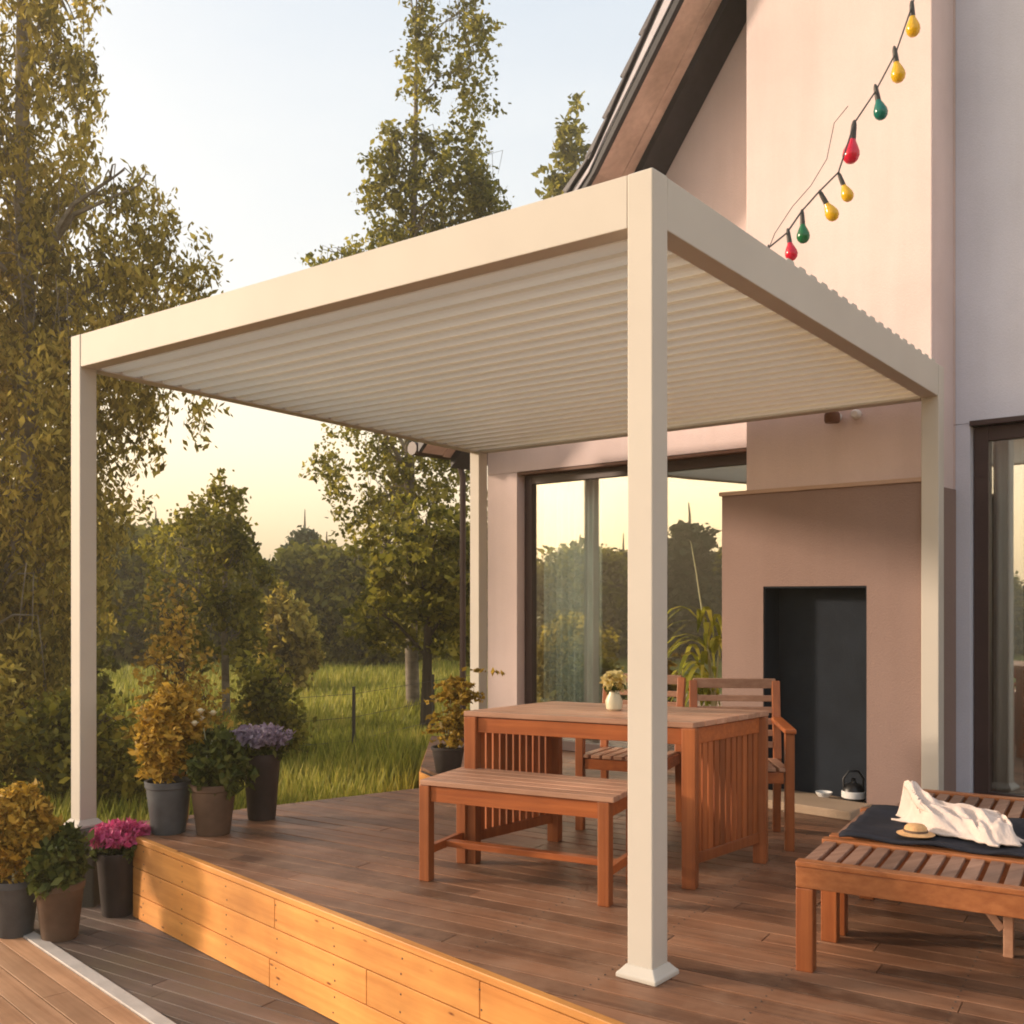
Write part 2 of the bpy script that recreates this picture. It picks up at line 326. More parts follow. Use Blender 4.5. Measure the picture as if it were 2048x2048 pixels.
# strip line passes (-2.52,5.37): boards left of it painted sunlit tan, right of it shade grey
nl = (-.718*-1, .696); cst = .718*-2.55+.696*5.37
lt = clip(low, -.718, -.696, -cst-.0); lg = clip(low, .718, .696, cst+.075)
mb = MB(); boards(mb, lg, BA, .095, .005, -.478, -.45, seed=5); lowdeck = tag(mb.build('lower_deck', M['low_shade'], bevel=.002, seg=1), kind='structure')
mb = MB(); boards(mb, lt, FA, .12, .005, -.478, -.45, seed=6); mb.build('sun_toned_boards', M['low_sun'], lowdeck, bevel=.002, seg=1)
a = V(-2.55, 5.37, 0)-sd*.55; b = a+sd*9; off = V(.718, .696, 0)*.0375
MB().bar(a+off+V(0, 0, -.452), b+off+V(0, 0, -.452), .068, .022).build('metal_strip', M['strip'], lowdeck, bevel=.003)
MB().prism(low, -.505, -.482).build('deck_frame', M['trim_shade'], lowdeck)

# low evening haze over the whole garden
hz = MB().prism([(-450, -450), (450, -450), (450, 470), (-450, 470)], -1.7, 14.6).build('haze', None)
hm = bpy.data.materials.new('haze_air'); hm.use_nodes = True; hnn = hm.node_tree.nodes; hnn.remove(hnn['Principled BSDF'])
pv = hnn.new('ShaderNodeVolumePrincipled'); pv.inputs['Color'].default_value = (1.0, .88, .66, 1); pv.inputs['Density'].default_value = .0042; pv.inputs['Anisotropy'].default_value = .55
hm.node_tree.links.new(pv.outputs[0], hnn['Material Output'].inputs['Volume']); hz.data.materials.clear(); hz.data.materials.append(hm); tag(hz, 'thin golden evening haze lying over the whole garden', 'haze', kind='stuff')

# ------------------------------------------------------------------ house
HO = V(2.878, 6.644, 0); hw = V(-.746, .666, 0).normalized(); hn = V(-.666, -.746, 0).normalized()
def H(t, p, z=0): return HO + hw*t + hn*p + V(0, 0, z)
def hbox(mb, t0, t1, p0, p1, z0, z1): q = [H(t0, p0), H(t1, p0), H(t1, p1), H(t0, p1)]; return mb.prism([(v.x, v.y) for v in q], z0, z1)
def hprism(mb, poly, p0, p1):          # (t,z) polygon swept in p
    n = len(poly); vs = [H(t, p0, z) for t, z in poly]+[H(t, p1, z) for t, z in poly]
    return mb.add(vs, [tuple(range(n)), tuple(range(n, 2*n))[::-1]]+[(i, n+i, n+(i+1) % n, (i+1) % n) for i in range(n)])
house = empty('house', H(2, 0, 0), 'pink rendered house with steep dark tiled roof and broad chimney', 'house')
def hc(o):                              # children were modelled in world space
    o.parent = house; o.matrix_parent_inverse = Matrix.Translation(-house.location); return o
UND = [(4.158, 2.75), (2.85, 4.0), (2.35, 4.57), (1.525, 5.69), (-1.5, 9.80)]
TOP = [(4.36, 2.80), (2.85, 4.33), (2.45, 4.68), (1.835, 5.62), (-1.5, 10.75)]
m = MB()
hprism(m, [(0, 2.463), (0, 7.76), (-1.5, 9.80), (-5.5, 5.9), (-5.5, 2.463)], -.3, 0); hbox(m, -.089, 0, -.3, 0, 0, 2.46); hbox(m, -5.5, -2.6, -.3, 0, 0, 2.46); hc(m.build('wall', M['shadewall']))
m = MB()
hprism(m, [(4.158, 0), (4.158, 2.46), (3.80, 2.46), (3.80, 0)], -.3, 0)
hprism(m, [(4.158, 2.463)]+UND[:-1]+[(.002, 7.757), (.002, 2.463)], -.3, 0)
hbox(m, .002, 1.45, -.3, 0, 0, 2.46)
hc(m.build('wall', M['pink']))
m = MB(); hbox(m, 3.86, 4.155, -7, -.303, 0, 2.75); hbox(m, -5.5, -5.2, -7, -.303, 0, 5.8); hc(m.build('side_wall', M['pink']))
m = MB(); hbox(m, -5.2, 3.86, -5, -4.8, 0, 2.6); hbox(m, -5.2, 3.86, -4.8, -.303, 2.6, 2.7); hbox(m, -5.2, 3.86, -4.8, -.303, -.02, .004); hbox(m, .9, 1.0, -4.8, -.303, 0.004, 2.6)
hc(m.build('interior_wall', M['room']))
m = MB(); hbox(m, .012, 1.295, .003, .393, 0, 9); hc(m.build('chimney', M['pink'], bevel=.006))
# roof: tiled courses stepping down the slope, soffit boards, dark strip for the overhang shade, barge, gutter
def along(P, s):
    for (a, b) in zip(P, P[1:]):
        L = math.hypot(b[0]-a[0], b[1]-a[1])
        if s <= L: f = s/L; return (a[0]+f*(b[0]-a[0]), a[1]+f*(b[1]-a[1]))
        s -= L
    return P[-1]
m = MB(); s = 0; TT = [(x, z-.05) for x, z in TOP]; tot = sum(math.hypot(b[0]-a[0], b[1]-a[1]) for a, b in zip(TT, TT[1:]))
while s < tot-.3:
    a = along(TT, s); b = along(TT, s+.36); dx, dz = b[0]-a[0], b[1]-a[1]; L = math.hypot(dx, dz); nx, nz = dz/L, -dx/L
    if a[1] > 0: hprism(m, [(a[0]-nx*0, a[1]), (a[0]+nx*.055, a[1]+abs(nz)*.055), (b[0]+nx*.02, b[1]+abs(nz)*.02), (b[0], b[1])], -7, .72)
    s += .30
roof = hc(m.build('roof', M['tile'], bevel=.006, seg=1))
def band(name, lo, hi, p0, p1, mt):
    mm = MB(); 
    for i in range(len(lo)-1): hprism(mm, [lo[i], lo[i+1], hi[i+1], hi[i]], p0, p1)
    o = mm.build(name, mt); hc(o); return o
off = lambda P, dz: [(x, z+dz) for x, z in P]
LO = [(4.34, 2.62), (2.85, 4.05), (2.40, 4.55), (1.6, 5.62), (-1.5, 9.80)]
TI = [(4.34, 2.76), (2.85, 4.26), (2.45, 4.60), (1.835, 5.54), (-1.5, 10.66)]
band('roof_deck', off(LO, .035), TI, -7, .62, M['trim_shade'])
band('barge_board', off(LO, -.0), off(TI, .01), .655, .70, M['trim_shade'])
band('barge_trim', off(LO, .10), off(TI, -.045), .703, .712, M['lav'])
band('soffit', off(LO, .0), off(LO, .033), .40, .654, M['soffit'])
band('soffit_strip', off(LO, -.012), off(LO, .033), .30, .397, M['soffit'])
band('shade_band', off(LO, -.10), off(LO, .03), .004, .297, M['trim_shade'])  # shade between soffit and wall, modelled as a dark strip
m = MB()
m.tube([H(4.42, .70, 2.66), H(4.42, -7, 2.66)], .06, 10); hc(m.build('gutter', M['brown'], smooth=True))
m = MB(); m.tube([H(4.40, .14, 2.62), H(4.36, .12, 2.45), H(4.36, .12, 2.3), H(4.36, .12, -.4)], .028, 8); hc(m.build('downpipe', M['brown'], smooth=True))
# left window wall
def frame(t0, t1, z0, z1, p, wd, dp, mt, name='frame', mull=()):
    mm = MB(); hbox(mm, t0, t0+wd, p-dp, p, z0, z1); hbox(mm, t1-wd, t1, p-dp, p, z0, z1)
    hbox(mm, t0+wd, t1-wd, p-dp, p, z1-wd, z1); hbox(mm, t0+wd, t1-wd, p-dp, p, z0, z0+wd)
    for x, w2 in mull: hbox(mm, x-w2/2, x+w2/2, p-dp, p, z0+wd, z1-wd)
    return hc(mm.build(name, mt, bevel=.003))
def sub(o, par):                        # sub-part: world-space mesh under a child of the house
    o.parent = par; return o
# window = frame child with pane sub-part
wf = frame(1.46, 3.795, .005, 2.44, -.10, .085, .07, M['brown'], 'window', mull=((2.35, .07),))
m = MB(); hbox(m, 1.53, 3.72, -.142, -.134, .08, 2.37); sub(m.build('pane', M['glass']), wf)
m = MB(); hbox(m, 1.45, 3.80, -.098, -.004, 2.435, 2.458); hc(m.build('lintel_board', M['reveal']))
wf = frame(-2.595, -.094, .005, 2.44, -.06, .09, .08, M['brown'], 'terrace_door', mull=((-1.2, .08),))
m = MB(); hbox(m, -2.52, -.17, -.105, -.097, .08, 2.37); sub(m.build('pane', M['glass2']), wf)
m = MB(); hbox(m, -2.6, -.09, -.058, .012, 2.445, 2.475); hc(m.build('door_head_trim', M['brown']))
def curtain(name, t0, t1, p, z1, mt, label, wl_=.07):
    n = 120; vs = []; fs = []
    for i in range(n):
        t = t0+(t1-t0)*i/(n-1); q = .03*math.sin(t*2*math.pi/wl_)+.012*math.sin(t*37)
        for dz in (.03, z1): vs.append(H(t, p+q*(1.2 if dz < 1 else .8), dz))
    for i in range(n-1): fs.append((2*i, 2*i+2, 2*i+3, 2*i+1))
    o = MB().add(vs, fs).build(name, mt, smooth=True); sm = o.modifiers.new('s', 'SOLIDIFY'); sm.thickness = .004
    return tag(o, label, 'curtain')
curtain('curtain', 3.02, 3.66, -.24, 2.45, M['curtain'], 'teal curtain hanging inside the large window left of the fireplace')
curtain('curtain', -.36, -.20, -.17, 2.40, M['sheer'], 'cream curtain hanging inside the glazed door right of the fireplace', .08)

# fireplace
fp = empty('outdoor_fireplace', H(.68, .5, 0), 'mauve rendered outdoor fireplace with tall dark opening against the pink chimney', 'fireplace')
def fc(o): o.parent = fp; o.matrix_parent_inverse = Matrix.Translation(-fp.location); return o
m = MB()
hbox(m, 0, .337, .397, .608, 0, 2.04); hbox(m, 1.05, 1.364, .397, .608, 0, 2.04); hbox(m, .337, 1.05, .397, .608, 1.416, 2.04)
hbox(m, -.004, .009, .003, .396, 0, 2.04); hbox(m, 1.30, 1.364, .003, .396, 0, 2.04)
fc(m.build('surround', M['mauve']))
m = MB(); hbox(m, -.012, 1.38, .398, .625, 2.042, 2.07); fc(m.build('mantel', M['mantel'], bevel=.004))
m = MB(); hbox(m, .339, 1.048, .396, .402, .03, 1.414); hbox(m, 1.04, 1.0485, .402, .600, .03, 1.414); hbox(m, .3385, .346, .402, .600, .03, 1.414); hbox(m, .346, 1.04, .402, .600, 1.405, 1.414)
fc(m.build('firebox', M['dark']))
m = MB(); hbox(m, .34, 1.046, .403, .608, .0, .03); hbox(m, .30, 1.16, .61, .93, .0, .055); fc(m.build('hearth', M['sand'], bevel=.006))

# wall lamp on chimney
pl = H(.62, .393, 2.53)
wl_o = empty('wall_lamp', pl, 'small brown wall lamp with white bracket high on the pink chimney', 'wall lamp')
rot = hn.to_track_quat('Z', 'Y').to_matrix()
MB().lathe([(.018, .0), (.03, .004), (.03, .02), (.02, .03)], 16, axis=rot).build('bracket', M['white'], wl_o, smooth=True)
MB().tube([hn*.028, hn*.08, hn*.09+V(0, 0, -.01)], .008, 8).build('arm', M['reveal'], wl_o, smooth=True)
MB().lathe([(.045, -.045), (.05, -.03), (.05, .01), (.035, .03), (.012, .04)], 18, c=hn*.09).build('lamp_shade', M['reveal'], wl_o, smooth=True)
pw = H(.49, .393, 2.535)
o = MB().lathe([(.03, .0), (.032, .01), (.03, .035), (.02, .045)], 16, axis=rot).build('motion_sensor', M['white'], smooth=True, loc=pw)
tag(o, 'small white round sensor on the chimney beside the brown wall lamp', 'sensor')

# ------------------------------------------------------------------ pergola
P1 = V(.483, 3.648, 0); P2 = V(-2.519, 6.024, 0); P3 = V(2.53, 6.16, 0); P4 = V(-.28, 8.60, 0)
Z1, Z2, Z3, Z4 = 2.85, 2.875, 2.73, 2.74
pg = empty('pergola', (0.1, 6.1, 0), 'cream aluminium pergola with closed louvered roof over the deck', 'pergola')
def pc(o): o.parent = pg; o.matrix_parent_inverse = Matrix.Translation(-pg.location); return o
def pc2(o, par): o.parent = par; return o
u = (P2-P1).normalized(); v = (P3-P1).normalized(); hs = .052; BH = .19
def post(P, zt, zb=0, a=u, b=v):
    c = [P+a*(i*hs)+b*(j*hs) for i, j in ((-1, -1), (1, -1), (1, 1), (-1, 1))]
    o = pc(MB().prism([(q.x, q.y) for q in c], zb+.012, zt).build('post', M['cream'], bevel=.006, seg=3))
    m = MB()
    for k, (h1, z0, z1) in enumerate(((.112, 0, .012), (.105, .012, .03))):
        pass
    r1, r2 = .082, .0555
    lo = [P+a*(i*r1)+b*(j*r1) for i, j in ((-1, -1), (1, -1), (1, 1), (-1, 1))]; hi = [P+a*(i*r2)+b*(j*r2) for i, j in ((-1, -1), (1, -1), (1, 1), (-1, 1))]
    md = [P+a*(i*(r1-.008))+b*(j*(r1-.008)) for i, j in ((-1, -1), (1, -1), (1, 1), (-1, 1))]
    vs = [q+V(0, 0, zb) for q in lo]+[q+V(0, 0, zb+.016) for q in lo]+[q+V(0, 0, zb+.023) for q in md]+[q+V(0, 0, zb+.045) for q in hi]
    fs = [(0, 3, 2, 1)]+[(k*4+i, k*4+(i+1) % 4, k*4+4+(i+1) % 4, k*4+4+i) for k in range(3) for i in range(4)]+[(12, 13, 14, 15)]
    bp_ = pc2(m.add(vs, fs).build('base_plate', M['cream'], bevel=.004, seg=3), o)
    for q in hi[:0]: pass
    return o
u2 = (P3-P4).normalized()
post(P1, Z1); post(P2, Z2, .0); post(P3, Z3, a=-(P3-P4).normalized()); post(P4, Z4, a=(P4-P3).normalized(), b=(P4-P2).normalized())
def beam(A, za, B, zb, inset=.054):
    d = (B-A).normalized(); a = A+d*inset; b = B-d*inset; zz = lambda q: za+(zb-za)*((q-A).length/(B-A).length)
    m = MB().bar(a+V(0, 0, zz(a)-BH/2-.001), b+V(0, 0, zz(b)-BH/2-.001), .098, BH)
    # a shallow lip along the inner lower edge
    return pc(m.build('beam', M['cream'], bevel=.004))
beam(P1, Z1, P2, Z2); beam(P1, Z1, P3, Z3); beam(P2, Z2, P4, Z4); beam(P3, Z3, P4, Z4)
def roofpt(s, t):                       # s along P1->P2, t along P1->P3
    a = P1.lerp(P2, s); b = P3.lerp(P4, s); q = a.lerp(b, t); z = (Z1+(Z2-Z1)*s)*(1-t)+(Z3+(Z4-Z3)*s)*t; return V(q.x, q.y, z)
m = MB(); mc = MB(); mcap = (MB(), MB()); NL = 25; s0, s1 = .0145, .9855; t0, t1 = .017, .983
for i in range(NL):                     # single-skin blades, each with a recessed drainage channel beside it
    a = t0+(t1-t0)*i/NL; w_ = (t1-t0)/NL
    prof = [(a+w_*.16, -.128), (a+w_*.18, -.146), (a+w_*.40, -.151), (a+w_*.70, -.149), (a+w_*.98, -.142), (a+w_*1.0, -.128)]
    vs = [roofpt(s, t)+V(0, 0, dz-.035) for s in (s0, s1) for t, dz in prof]; k = len(prof)
    m.add(vs, [(j, k+j, k+j+1, j+1) for j in range(k-1)])
    prof = [(a-w_*.004, -.1285), (a+w_*.164, -.1285), (a+w_*.164, -.105), (a-w_*.004, -.105)]
    vs = [roofpt(s, t)+V(0, 0, dz-.035) for s in (s0, s1) for t, dz in prof]
    mc.add(vs, [(0, 1, 2, 3), (7, 6, 5, 4)]+[(j, 4+j, 4+(j+1) % 4, (j+1) % 4) for j in range(4)])
    if i < 8: continue
    for me_, e0, e1 in ((mcap[0], -.011, .04), (mcap[1], .96, 1.011)):      # blade end caps standing just proud of the side beams
        q0 = roofpt(e0, a+w_*.5); q1 = roofpt(e1, a+w_*.5); vs = []; ww = .30*3.25/NL
        for q in (q0, q1):
            for x_, dz in ((-ww, .0005), (-ww, .009), (-ww*.7, .017), (ww*.7, .017), (ww, .009), (ww, .0005)): vs.append(q+v*x_+V(0, 0, dz))
        me_.add(vs, [(0, 1, 2, 3, 4, 5), (11, 10, 9, 8, 7, 6)]+[(j, 6+j, 6+(j+1) % 6, (j+1) % 6) for j in range(6)])
pc(m.build('louver_roof', M['louver'])); pc(mc.build('louver_channels', M['channel'])); [pc(x.build('louver_end_caps', M['cream'])) for x in mcap] 
f = tag(MB().prism([(P2.x+i*.10, P2.y+j*.10) for i, j in ((-1, -1), (1, -1), (1, 1), (-1, 1))], -.55, -.001).build('concrete_footing', M['concrete'], bevel=.01), 'square concrete footing under the left pergola post behind the magenta flowers', 'footing')

# ------------------------------------------------------------------ string lights
SP = lambda x, y, d: V((x-966)/1932*d, d, 1.35+(1125-y)/1932*d)
sl_o = empty('string_lights', SP(1600, 300, 5.6), 'string of red, yellow and green bulbs hanging in front of the pink chimney', 'string lights')
def sc_(o, par=sl_o):
    o.parent = par
    if par is sl_o: o.matrix_parent_inverse = Matrix.Translation(-sl_o.location)
    return o
wp = [(1752, -160, 6.1), (1738, -60, 6.05), (1722, 8, 6.0), (1690, 100, 5.9), (1652, 172, 5.75), (1612, 232, 5.6), (1582, 325, 5.45), (1545, 362, 5.35), (1513, 398, 5.25), (1484, 440, 5.1), (1452, 466, 4.95), (1430, 472, 4.85)]
sc_(MB().tube([SP(*p) for p in wp], .0045, 6).build('wire', M['wire'], smooth=True))
wp2 = [(1600, 200, 5.7), (1574, 232, 5.75), (1560, 300, 5.7), (1530, 350, 5.6), (1495, 390, 5.4), (1462, 440, 5.2), (1450, 470, 5.05)]
sc_(MB().tube([SP(*p) for p in wp2], .0022, 5).build('wire', M['wire'], smooth=True))
bulbs = [(1720, 2, 6.0, 1.02, 'b_y', (.05, 0)), (1687, 88, 5.9, 1.02, 'b_y', (.14, 0)), (1651, 160, 5.75, .98, 'b_t', (.2, 0)), (1612, 228, 5.6, 1.15, 'b_r', (-.1, 0)), (1582, 326, 5.45, .80, 'b_y', (.38, 0)), (1546, 360, 5.35, .86, 'b_y', (.5, 0)), (1513, 396, 5.25, .84, 'b_g', (.05, 0)), (1486, 432, 5.1, .78, 'b_r', (.15, 0)), (1450, 462, 4.95, .45, 'b_r', (.0, 0))]
for x, y, d, s_, mt, (tx, ty) in bulbs:
    R3 = Matrix.Rotation(-tx, 3, 'Y'); c = SP(x, y, d)
    prof = [(.004, -.205), (.020, -.20), (.034, -.185), (.040, -.165), (.038, -.145), (.028, -.12), (.018, -.10), (.0145, -.085)]
    b = sc_(MB().lathe([(r*s_, z*s_) for r, z in prof], 18, c=c, axis=R3).build('bulb', M[mt], smooth=True))
    sc_(MB().lathe([(r*s_, z*s_) for r, z in [(.0155, -.092), (.016, -.085), (.013, -.02), (.009, -.004), (.004, .004)]], 12, c=c, axis=R3).build('socket', M['wire'], smooth=True), b)

# ------------------------------------------------------------------ furniture
def table():
    R1 = V(.825, 4.742, 0); L1 = V(-.2, 5.2, 0); L2 = V(.237, 5.66, 0); R2 = V(1.262, 5.2, 0)
    o = empty('dining_table', (.53, 5.2, 0), 'teak dining table with slatted end panels standing on the deck', 'table')
    def c(x): x.parent = o; x.matrix_parent_inverse = Matrix.Translation(-o.location); return x
    e1 = (R1-L1).normalized(); e2 = (R2-R1).normalized()
    q = [L1-e1*.03-e2*.03, R1+e1*.03-e2*.03, R2+e1*.03+e2*.03, L2-e1*.03+e2*.03]; m = MB(); n = 7
    for i in range(n):
        f0, f1 = i/n+.006, (i+1)/n-.006; m.prism([(p.x, p.y) for p in (q[0].lerp(q[3], f0), q[1].lerp(q[2], f0), q[1].lerp(q[2], f1), q[0].lerp(q[3], f1))], .742, .768)
    c(m.build('tabletop', M['teak_pale'], bevel=.003))
    m = MB(); z = .70
    ins = lambda p, d: p+d*.035
    for a, b in ((L1, R1), (L2, R2), (L1, L2), (R1, R2)):
        d = (b-a).normalized(); m.bar(a+d*.036+V(0, 0, z), b-d*.036+V(0, 0, z), .028, .075)
    c(m.build('apron', M['teak'], bevel=.003))
    for p in (R1, L1, L2, R2): c(MB().bar(p+V(0, 0, 0), p+V(0, 0, .741), .066, .066, up=e1).build('leg', M['teak_v'], bevel=.004))
    for a, b in ((L1, L2), (R1, R2)):
        m = MB(); L = (b-a).length; k = 11; d = (b-a).normalized()
        for i in range(k):
            pt = a+d*(.036+(L-.072)*(i+.5)/k); m.bar(pt+V(0, 0, .155), pt+V(0, 0, .662), .040, .018, up=d.cross(V(0, 0, 1)))
        m.bar(a+d*.036+V(0, 0, .13), b-d*.036+V(0, 0, .13), .026, .05)
        c(m.build('end_panel', M['teak_v'], bevel=.002, seg=1))
    return o
table()
def bench():
    A = V(-.406, 4.875, 0); B = V(.408, 4.474, 0); d = (B-A).normalized(); nn = V(-d.y, d.x, 0); D = .36
    o = empty('bench', (A+B)/2, 'low backless teak bench in front of the dining table', 'bench')
    def c(x): x.parent = o; x.matrix_parent_inverse = Matrix.Translation(-o.location); return x
    A2 = A+nn*D; B2 = B+nn*D
    m = MB(); k = 5
    for i in range(k):
        f = -.035+(D+.07)*(i+.5)/k; m.bar(A-d*.02+nn*f+V(0, 0, .468), B+d*.05+nn*f+V(0, 0, .468), (D+.07)/k-.008, .024)
    c(m.build('seat', M['teak_pale'], bevel=.003))
    m = MB(); z = .415
    for a, b in ((A, B), (A2, B2), (A, A2), (B, B2)): e = (b-a).normalized(); m.bar(a+e*.03+V(0, 0, z), b-e*.03+V(0, 0, z), .026, .075)
    c(m.build('apron', M['teak'], bevel=.003))
    for p in (A, B, B2, A2): c(MB().bar(p, p+V(0, 0, .455), .054, .054, up=d).build('leg', M['teak_v'], bevel=.004))
    m = MB(); a = A.lerp(A2, .5); b = B.lerp(B2, .5)
    m.bar(a+V(0, 0, .14), b+V(0, 0, .14), .05, .03); m.bar(A+nn*.03+V(0, 0, .14), A2-nn*.03+V(0, 0, .14), .03, .04); m.bar(B+nn*.03+V(0, 0, .14), B2-nn*.03+V(0, 0, .14), .03, .04)
    c(m.build('stretcher', M['teak'], bevel=.003))
bench()
def chair(pos, rz, label):               # local: faces -Y, seat front at y=-.22
    o = empty('armchair', pos, label, 'chair', rz, 'slatted teak armchairs around the table'); w = .235
    m = MB()
    for i in range(7): x = -w+.03+(2*w-.06)*i/6; m.bar((x, -.24, .43), (x, .2, .415), .052, .02)
    m.build('seat', M['teak_pale'], o, bevel=.003)
    m = MB(); m.bar((-w+.03, -.22, .385), (w-.03, -.22, .385), .025, .06); m.bar((-w+.03, .2, .38), (w-.03, .2, .38), .025, .06)
    for s in (-1, 1): m.bar((s*w, -.19, .385), (s*w, .18, .385), .025, .06)
    m.build('seat_frame', M['teak'], o, bevel=.003)
    for s in (-1, 1):
        MB().bar((s*w, -.22, 0), (s*w, -.22, .62), .048, .048, up=(0, 1, 0)).build('leg', M['teak_v'], o, bevel=.004)
        q = MB(); q.bar((s*w, .23, 0), (s*w, .2, .42), .042, .042, up=(0, 1, 0)); q.bar((s*w, .2, .42), (s*w, .27, .86), .045, .036, up=(0, 1, 0)); q.build('leg', M['teak_v'], o, bevel=.004)
        MB().bar((s*w, -.26, .635), (s*w, .225, .645), .062, .026).build('armrest', M['teak'], o, bevel=.006)
    m = MB()
    for z in (.50, .565, .63, .695, .76): y = .2+(z-.42)*.16; m.bar((-w+.02, y, z), (w-.02, y, z), .018, .035)
    m.bar((-w+.0, .272, .845), (w-.0, .272, .845), .032, .055); m.build('backrest', M['teak_pale'], o, bevel=.003)
    return o
chair((.70, 6.03, 0), math.radians(-24.2), 'slatted teak armchair behind the table, partly hidden by the near pergola post')
chair((1.262, 5.68, 0), math.radians(-6), 'slatted teak armchair at the right end of the table beside the fireplace')

def lounger(org, L, Wd, label, slatgap=.02, full=True, brace=None, legs=(.03, .62)):
    o = empty('sun_lounger', org, label, 'sun lounger', LA, 'teak sun loungers at the right of the deck')
    zt = .385; m = MB()
    for y in (.018, Wd-.018): m.bar((0, y, zt-.045), (L, y, zt-.045), .034, .075)
    for x in (.02, L-.02): m.bar((x-.0, .036, zt-.045), (x, Wd-.036, zt-.045), .034, .07)
    m.bar((0, .02, zt+.0035), (L, .02, zt+.0035), .05, .02); m.bar((0, Wd-.02, zt+.0035), (L, Wd-.02, zt+.0035), .05, .02)
    m.build('frame', M['teak_l'], o, bevel=.003)
    m = MB(); x = .035
    while x < L-.03: m.bar((x, .048, zt-.002), (x, Wd-.048, zt-.002), .046, .018); x += .046+slatgap
    m.build('slats', M['slat'], o, bevel=.002, seg=1)
    for x in (.03, L*.47, L-.03):
        for y in (.03, Wd-.03): MB().bar((x, y, 0), (x, y, zt-.084), .062, .055, up=(0, 1, 0)).build('leg', M['teak_v'], o, bevel=.004)
    if brace: MB().bar((brace-.17, .08, zt-.09), (brace-.02, .08, .1), .03, .03).bar((brace, .08, 0), (brace, .08, zt-.085), .035, .03, up=(0, 1, 0)).build('brace', M['teak_pale'], o, bevel=.003)
    return o
ld = V(.863, -.505, 0); ln = V(.505, .863, 0); Q1 = V(1.022, 3.69, 0)
lounger(Q1, 1.9, .43, 'near teak sun lounger with bare slats at the lower right')
lounger(Q1+ln*.47+ld*.01, 1.9, .62, 'teak sun lounger covered by the dark mat and crumpled towel', brace=.64)
lounger(Q1+ln*1.13+ld*.10+V(.02, 0, 0), 1.9, .55, 'far teak sun lounger with bare slats behind the towel')
def loc2(a, b, z): q = Q1+ld*a+ln*b; return V(q.x, q.y, z)
# mat on second lounger
def sheet(name, c0, du, dv, nu, nv, fn, mt, thick=.012, smooth=True):
    vs = []; fs = []
    for j in range(nv+1):
        for i in range(nu+1):
            a, b = i/nu, j/nv; p = c0+du*a+dv*b; vs.append(p+V(0, 0, fn(a, b)))
    for j in range(nv):
        for i in range(nu): k = j*(nu+1)+i; fs.append((k, k+1, k+nu+2, k+nu+1))
    o = MB().add(vs, fs).build(name, mt, smooth=smooth); s = o.modifiers.new('s', 'SOLIDIFY'); s.thickness = thick; s.offset = 1; return o
ms = sheet('lounger_mat', loc2(.06, .415, .405), ld*1.77, ln*.66, 60, 20, lambda a, b: .006*math.sin(a*40)*math.cos(b*7)+.004*math.sin(b*25+a*9), M['mat'], .012)
tag(ms, 'thin navy mat spread over the middle sun lounger', 'mat')
# crumpled towel: folded cloth over several ridges
def towel():
    r = np.random.default_rng(3); K = [(r.uniform(4, 16), r.uniform(4, 16), r.uniform(0, 6.3), r.uniform(.006, .022)) for _ in range(14)]
    n = 70; vs = []; fs = []; d = (ld*.80+ln*-.35).normalized(); e = V(-d.y, d.x, 0)
    for j in range(n+1):
        for i in range(n+1):
            a, b = i/n-.5, j/n-.5
            sq = .52+.18*math.sin(a*5+1); x = a*.52+.03*math.sin(b*9+a*4); y = b*.19*(1+.5*math.sin(a*6+.6))+.04*math.sin(a*9)
            h = .055*math.exp(-((b*2.2)**2))*(1.25-.9*abs(a+.15)*1.4)+.05*math.exp(-((a+.33)/.13)**2-((b-.05)/.3)**2)*1.5
            h += sum(A*(1-abs(math.sin((fa*a+fb*b)*1.6+ph)))*1.0 for fa, fb, ph, A in K)*.50
            ed = min(1, (.5-abs(a))*9)*min(1, (.5-abs(b))*7); vs.append(loc2(.45, .66, .430)+d*x+e*y+V(0, 0, max(0.003, h*ed)))
    for j in range(n):
        for i in range(n): k = j*(n+1)+i; fs.append((k, k+1, k+n+2, k+n+1))
    o = MB().add(vs, fs).build('towel', M['towel'], smooth=True); s = o.modifiers.new('s', 'SOLIDIFY'); s.thickness = .008; s.offset = 1
    tag(o, 'crumpled white towel lying on the navy mat', 'towel')
towel()
q = loc2(.33, .50, .430); ha = empty('straw_hat', q, 'small straw hat lying on the navy mat beside the towel', 'hat')
MB().lathe([(.066, 0), (.071, .004), (.05, .009), (.044, .012), (.041, .028), (.032, .038), (.010, .042)], 24).build('crown', M['straw'], ha, smooth=True)
MB().lathe([(.0450, .0105), (.0456, .011), (.0447, .019), (.0435, .020)], 24).build('hat_band', M['pot_brown'], ha, smooth=True)
# hearth objects
k = empty('kettle', H(.46, .52, .03), 'squat black iron kettle with white band standing in the fireplace opening', 'kettle')
MB().lathe([(.05, 0), (.068, .015), (.072, .05), (.066, .09), (.045, .115), (.02, .125), (.012, .14), (.016, .15), (.006, .156)], 22).build('body', M['black'], k, smooth=True)
MB().lathe([(.0705, .03), (.0745, .034), (.0745, .07), (.0705, .074)], 22).build('band', M['white'], k, smooth=True)
MB().tube([V(-.06, 0, .09), V(-.065, 0, .15), V(-.03, 0, .2), V(.03, 0, .2), V(.065, 0, .15), V(.06, 0, .09)], .007, 8).build('handle', M['black'], k, smooth=True)
bw = MB().lathe([(.025, 0), (.03, .006), (.05, .03), (.055, .042), (.050, .042), (.04, .025), (.01, .012)], 20).build('bowl', M['white'], smooth=True, loc=H(.66, .52, .03)); tag(bw, 'small white bowl beside the black kettle in the fireplace', 'bowl')

